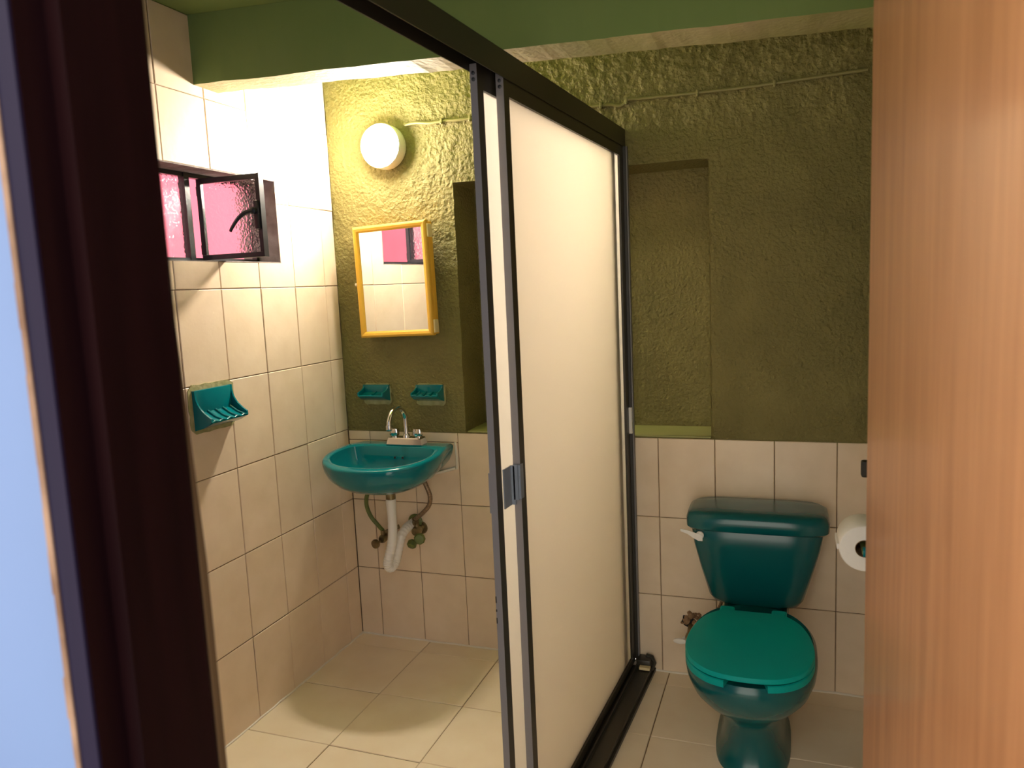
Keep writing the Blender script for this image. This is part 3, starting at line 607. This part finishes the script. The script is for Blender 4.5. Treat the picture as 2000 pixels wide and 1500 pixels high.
# ------------------------------------------------------------------ toilet
TX = 1.640
tl = empty('toilet', (TX, -.40, 0)); tag(tl, 'dark teal two piece toilet with closed lid by the back wall', 'toilet')
def sup(cx, hw, yb, yf_, z, e=2.4, n=56, eb=None):
    cy = (yb + yf_) / 2; hy = (yb - yf_) / 2; out = []
    for k in range(n):
        a = 2 * PI * k / n; c_, s_ = math.cos(a), math.sin(a); q = (eb or e) if s_ > 0 else e
        out.append((cx + hw * math.copysign(abs(c_) ** (2 / q), c_), cy + hy * math.copysign(abs(s_) ** (2 / q), s_), z))
    return out
b = MB(); b.loft([sup(TX, .112, -.13, -.56, 0, 3), sup(TX, .112, -.13, -.56, .012, 3), sup(TX, .098, -.14, -.548, .03, 3), sup(TX, .088, -.16, -.548, .08, 2.8), sup(TX, .085, -.18, -.558, .14, 2.6), sup(TX, .092, -.20, -.585, .185, 2.5),
                  sup(TX, .118, -.21, -.645, .225, 2.35), sup(TX, .148, -.215, -.705, .262, 2.3), sup(TX, .170, -.22, -.748, .30, 2.3), sup(TX, .181, -.225, -.770, .335, 2.3), sup(TX, .184, -.23, -.780, .365, 2.3), sup(TX, .182, -.23, -.779, .388, 2.3), sup(TX, .174, -.24, -.772, .397, 2.3)])
wpart(b, 'bowl', M['dark_teal'], tl)
b = MB(); b.box(TX - .105, TX + .105, -.335, -.05, .30, .372, c=.02); wpart(b, 'tank_shelf', M['dark_teal'], tl)
# seat (open at the front) and lid
def egg(s=1.0, z=0):
    pts = [(0, -.372), (.07, -.372), (.100, -.382), (.138, -.43), (.162, -.50), (.173, -.58), (.170, -.65), (.148, -.72), (.105, -.768), (.055, -.788), (0, -.793)]
    full = pts + [(-x, y) for x, y in pts[-2:0:-1]]
    o = polar([(p.x, p.y) for p in crv([(x, y, 0) for x, y in full], 6, True)], (0, -.58), 96)
    return [(TX + x * s, -.58 + (y + .58) * s, z) for x, y in o]
keep = [k for k, p in enumerate(egg()) if not (abs(p[0] - TX) < .052 and p[1] < -.7)]
k0 = next(i for i in range(len(keep)) if keep[(i + 1) % len(keep)] != (keep[i] + 1) % 96); keep = keep[k0 + 1:] + keep[:k0 + 1]
o_t, o_b, i_t, i_b = egg(1, .4145), egg(1, .3975), egg(.62, .4145), egg(.62, .3975); om_ = egg(.985, .4165)
b = MB(); b.loft([[o_b[k], o_t[k], om_[k], i_t[k], i_b[k]] for k in keep], closed=True, smooth=False); wpart(b, 'seat', M['seat_plastic'], tl)
b = MB(); b.loft([egg(.985, .4195), egg(1.0, .4215), egg(1.0, .4295), egg(.985, .4335), egg(.93, .4350), egg(.6, .4385), egg(.2, .4395)]); wpart(b, 'lid', M['seat_plastic'], tl)
td = [c for c in tl.children if c.name.startswith('lid')][0]
b = MB(); b.box(TX - .10, TX - .055, -.375, -.335, .396, .430, c=.006); wpart(b, 'hinge', M['seat_plastic'], tl)
b = MB(); b.box(TX + .055, TX + .10, -.375, -.335, .396, .430, c=.006); wpart(b, 'hinge', M['seat_plastic'], tl)
# tank
b = MB(); b.loft([sup(TX, .115, -.05, -.185, .372, 4), sup(TX, .138, -.042, -.205, .380, 4), sup(TX, .152, -.04, -.214, .40, 4.2), sup(TX + .001, .180, -.036, -.226, .50, 4.6), sup(TX + .002, .200, -.034, -.234, .58, 5), sup(TX + .003, .209, -.032, -.238, .640, 5.2), sup(TX + .003, .205, -.036, -.234, .648, 5)])
wpart(b, 'tank', M['dark_teal'], tl)
b = MB(); b.loft([sup(TX + .004, .218, -.022, -.246, .640, 5.5), sup(TX + .004, .224, -.018, -.252, .646, 5.5), sup(TX + .004, .225, -.016, -.254, .672, 5.2), sup(TX + .004, .220, -.02, -.249, .690, 4.6), sup(TX + .004, .206, -.03, -.236, .699, 4.2), sup(TX + .004, .15, -.07, -.19, .703, 3.5), sup(TX + .004, .05, -.12, -.15, .704, 3)])
wpart(b, 'tank_lid', M['dark_teal'], tl)
b = MB(); b.lathe([(.013, 0), (.013, .008), (.006, .012)], (1.468, -.232, .622), (0, -1, 0), 14)
rg_ = []
for x, z, ww, y in ((1.478, .6165, .009, -.250), (1.465, .620, .0115, -.252), (1.45, .627, .010, -.254), (1.43, .637, .006, -.256), (1.408, .643, .004, -.257)):
    rg_.append([(x, y - .003, z - ww), (x, y + .003, z - ww * .8), (x, y + .003, z + ww * .8), (x, y - .003, z + ww)])
b.loft(rg_, smooth=False); b_ = wpart(b, 'flush_lever', M['white_plastic'], tl); b_['label'] = 'white flush lever'
# toilet supply
ts = empty('toilet_supply_valve', (1.40, -.03, .175)); tag(ts, 'toilet stop valve with pale oval handle on the broken tile left of the toilet', 'valve')
b = MB(); b.tube([(1.405, 0.002, .195), (1.405, -.055, .18)], .010, 10); b.lathe([(.013, -.012), (.014, .01), (.010, .016)], (1.405, -.055, .178), (0, -1, 0), 12); vb3 = wpart(b, 'valve_body', M['brass'], ts)
b = MB(); rr = [[(1.375 + .024 * s * math.cos(a), -.072 - t, .166 + .010 * s * math.sin(a)) for a in [2 * PI * k / 20 for k in range(20)]] for s, t in ((.7, 0), (1, .003), (1, .009), (.7, .012))]; b.loft(rr); b.tube([(1.39, -.055, .172), (1.378, -.074, .167)], .005, 8); wpart(b, 'valve_handle', M['white_plastic'], vb3)
b = MB(); b.tube(crv([(1.41, -.055, .19), (1.44, -.06, .24), (1.50, -.08, .29), (1.524, -.10, .34), (1.526, -.10, .378)], 8), .006, 8); wpart(b, 'hose', M['braid'], ts)

# ------------------------------------------------------------------ toilet paper on the right wall
RC = Vector((1.912, -.80, .822))
th = empty('toilet_paper_holder', (XR, -.80, RC.z)); tag(th, 'teal ceramic toilet paper holder on the right wall behind the door edge', 'holder')
for y in (-.872, -.728):
    b = MB(); b.box(XR - .012, XR, y - .025, y + .025, RC.z - .035, RC.z + .035, c=.004); b.tube([(XR - .008, y, RC.z), (RC.x + .008, y, RC.z), (RC.x - .006, y, RC.z)], [.017, .013, .012], 12); wpart(b, 'bracket', M['porcelain'], th)
b = MB(); b.tube([(RC.x, -.878, RC.z), (RC.x, -.722, RC.z)], .008, 12); wpart(b, 'spindle', M['moss'], th)
tr_ = empty('toilet_paper_roll', RC); tag(tr_, 'white toilet paper roll half hidden by the brown door edge', 'toilet paper')
b = MB(); rings = []
for rr, y in ((.021, .05), (.021, -.05), (.0535, -.05), (.0555, -.047), (.0555, .047), (.0535, .05), (.021, .05)): rings.append([(rr * math.cos(2 * PI * k / 40), y, rr * math.sin(2 * PI * k / 40)) for k in range(40)])
b.loft(rings, False, False); b.build('paper', M['paper'], tr_)
b = MB(); b.loft([[(rr * math.cos(2 * PI * k / 30), y, rr * math.sin(2 * PI * k / 30)) for k in range(30)] for rr, y in ((.0208, .0502), (.0208, -.0502), (.0195, -.0502), (.0195, .0502), (.0208, .0502))], False, False); b.build('core', M['mortar'], tr_)
b = MB(); b.box(-.0600, -.0552, -.047, .035, -.006, .008, c=.001); b.build('loose_end', M['paper'], tr_)
# small fitting above it
rh = empty('wall_hook', (XR, -.60, .955)); tag(rh, 'small dark rounded wall fitting above the toilet paper beside the door edge', 'wall fitting')
b = MB(); b.box(XR - .098, XR - .001, -.614, -.586, .932, .976, c=.006); wpart(b, 'body', M['dark_alu'], rh)
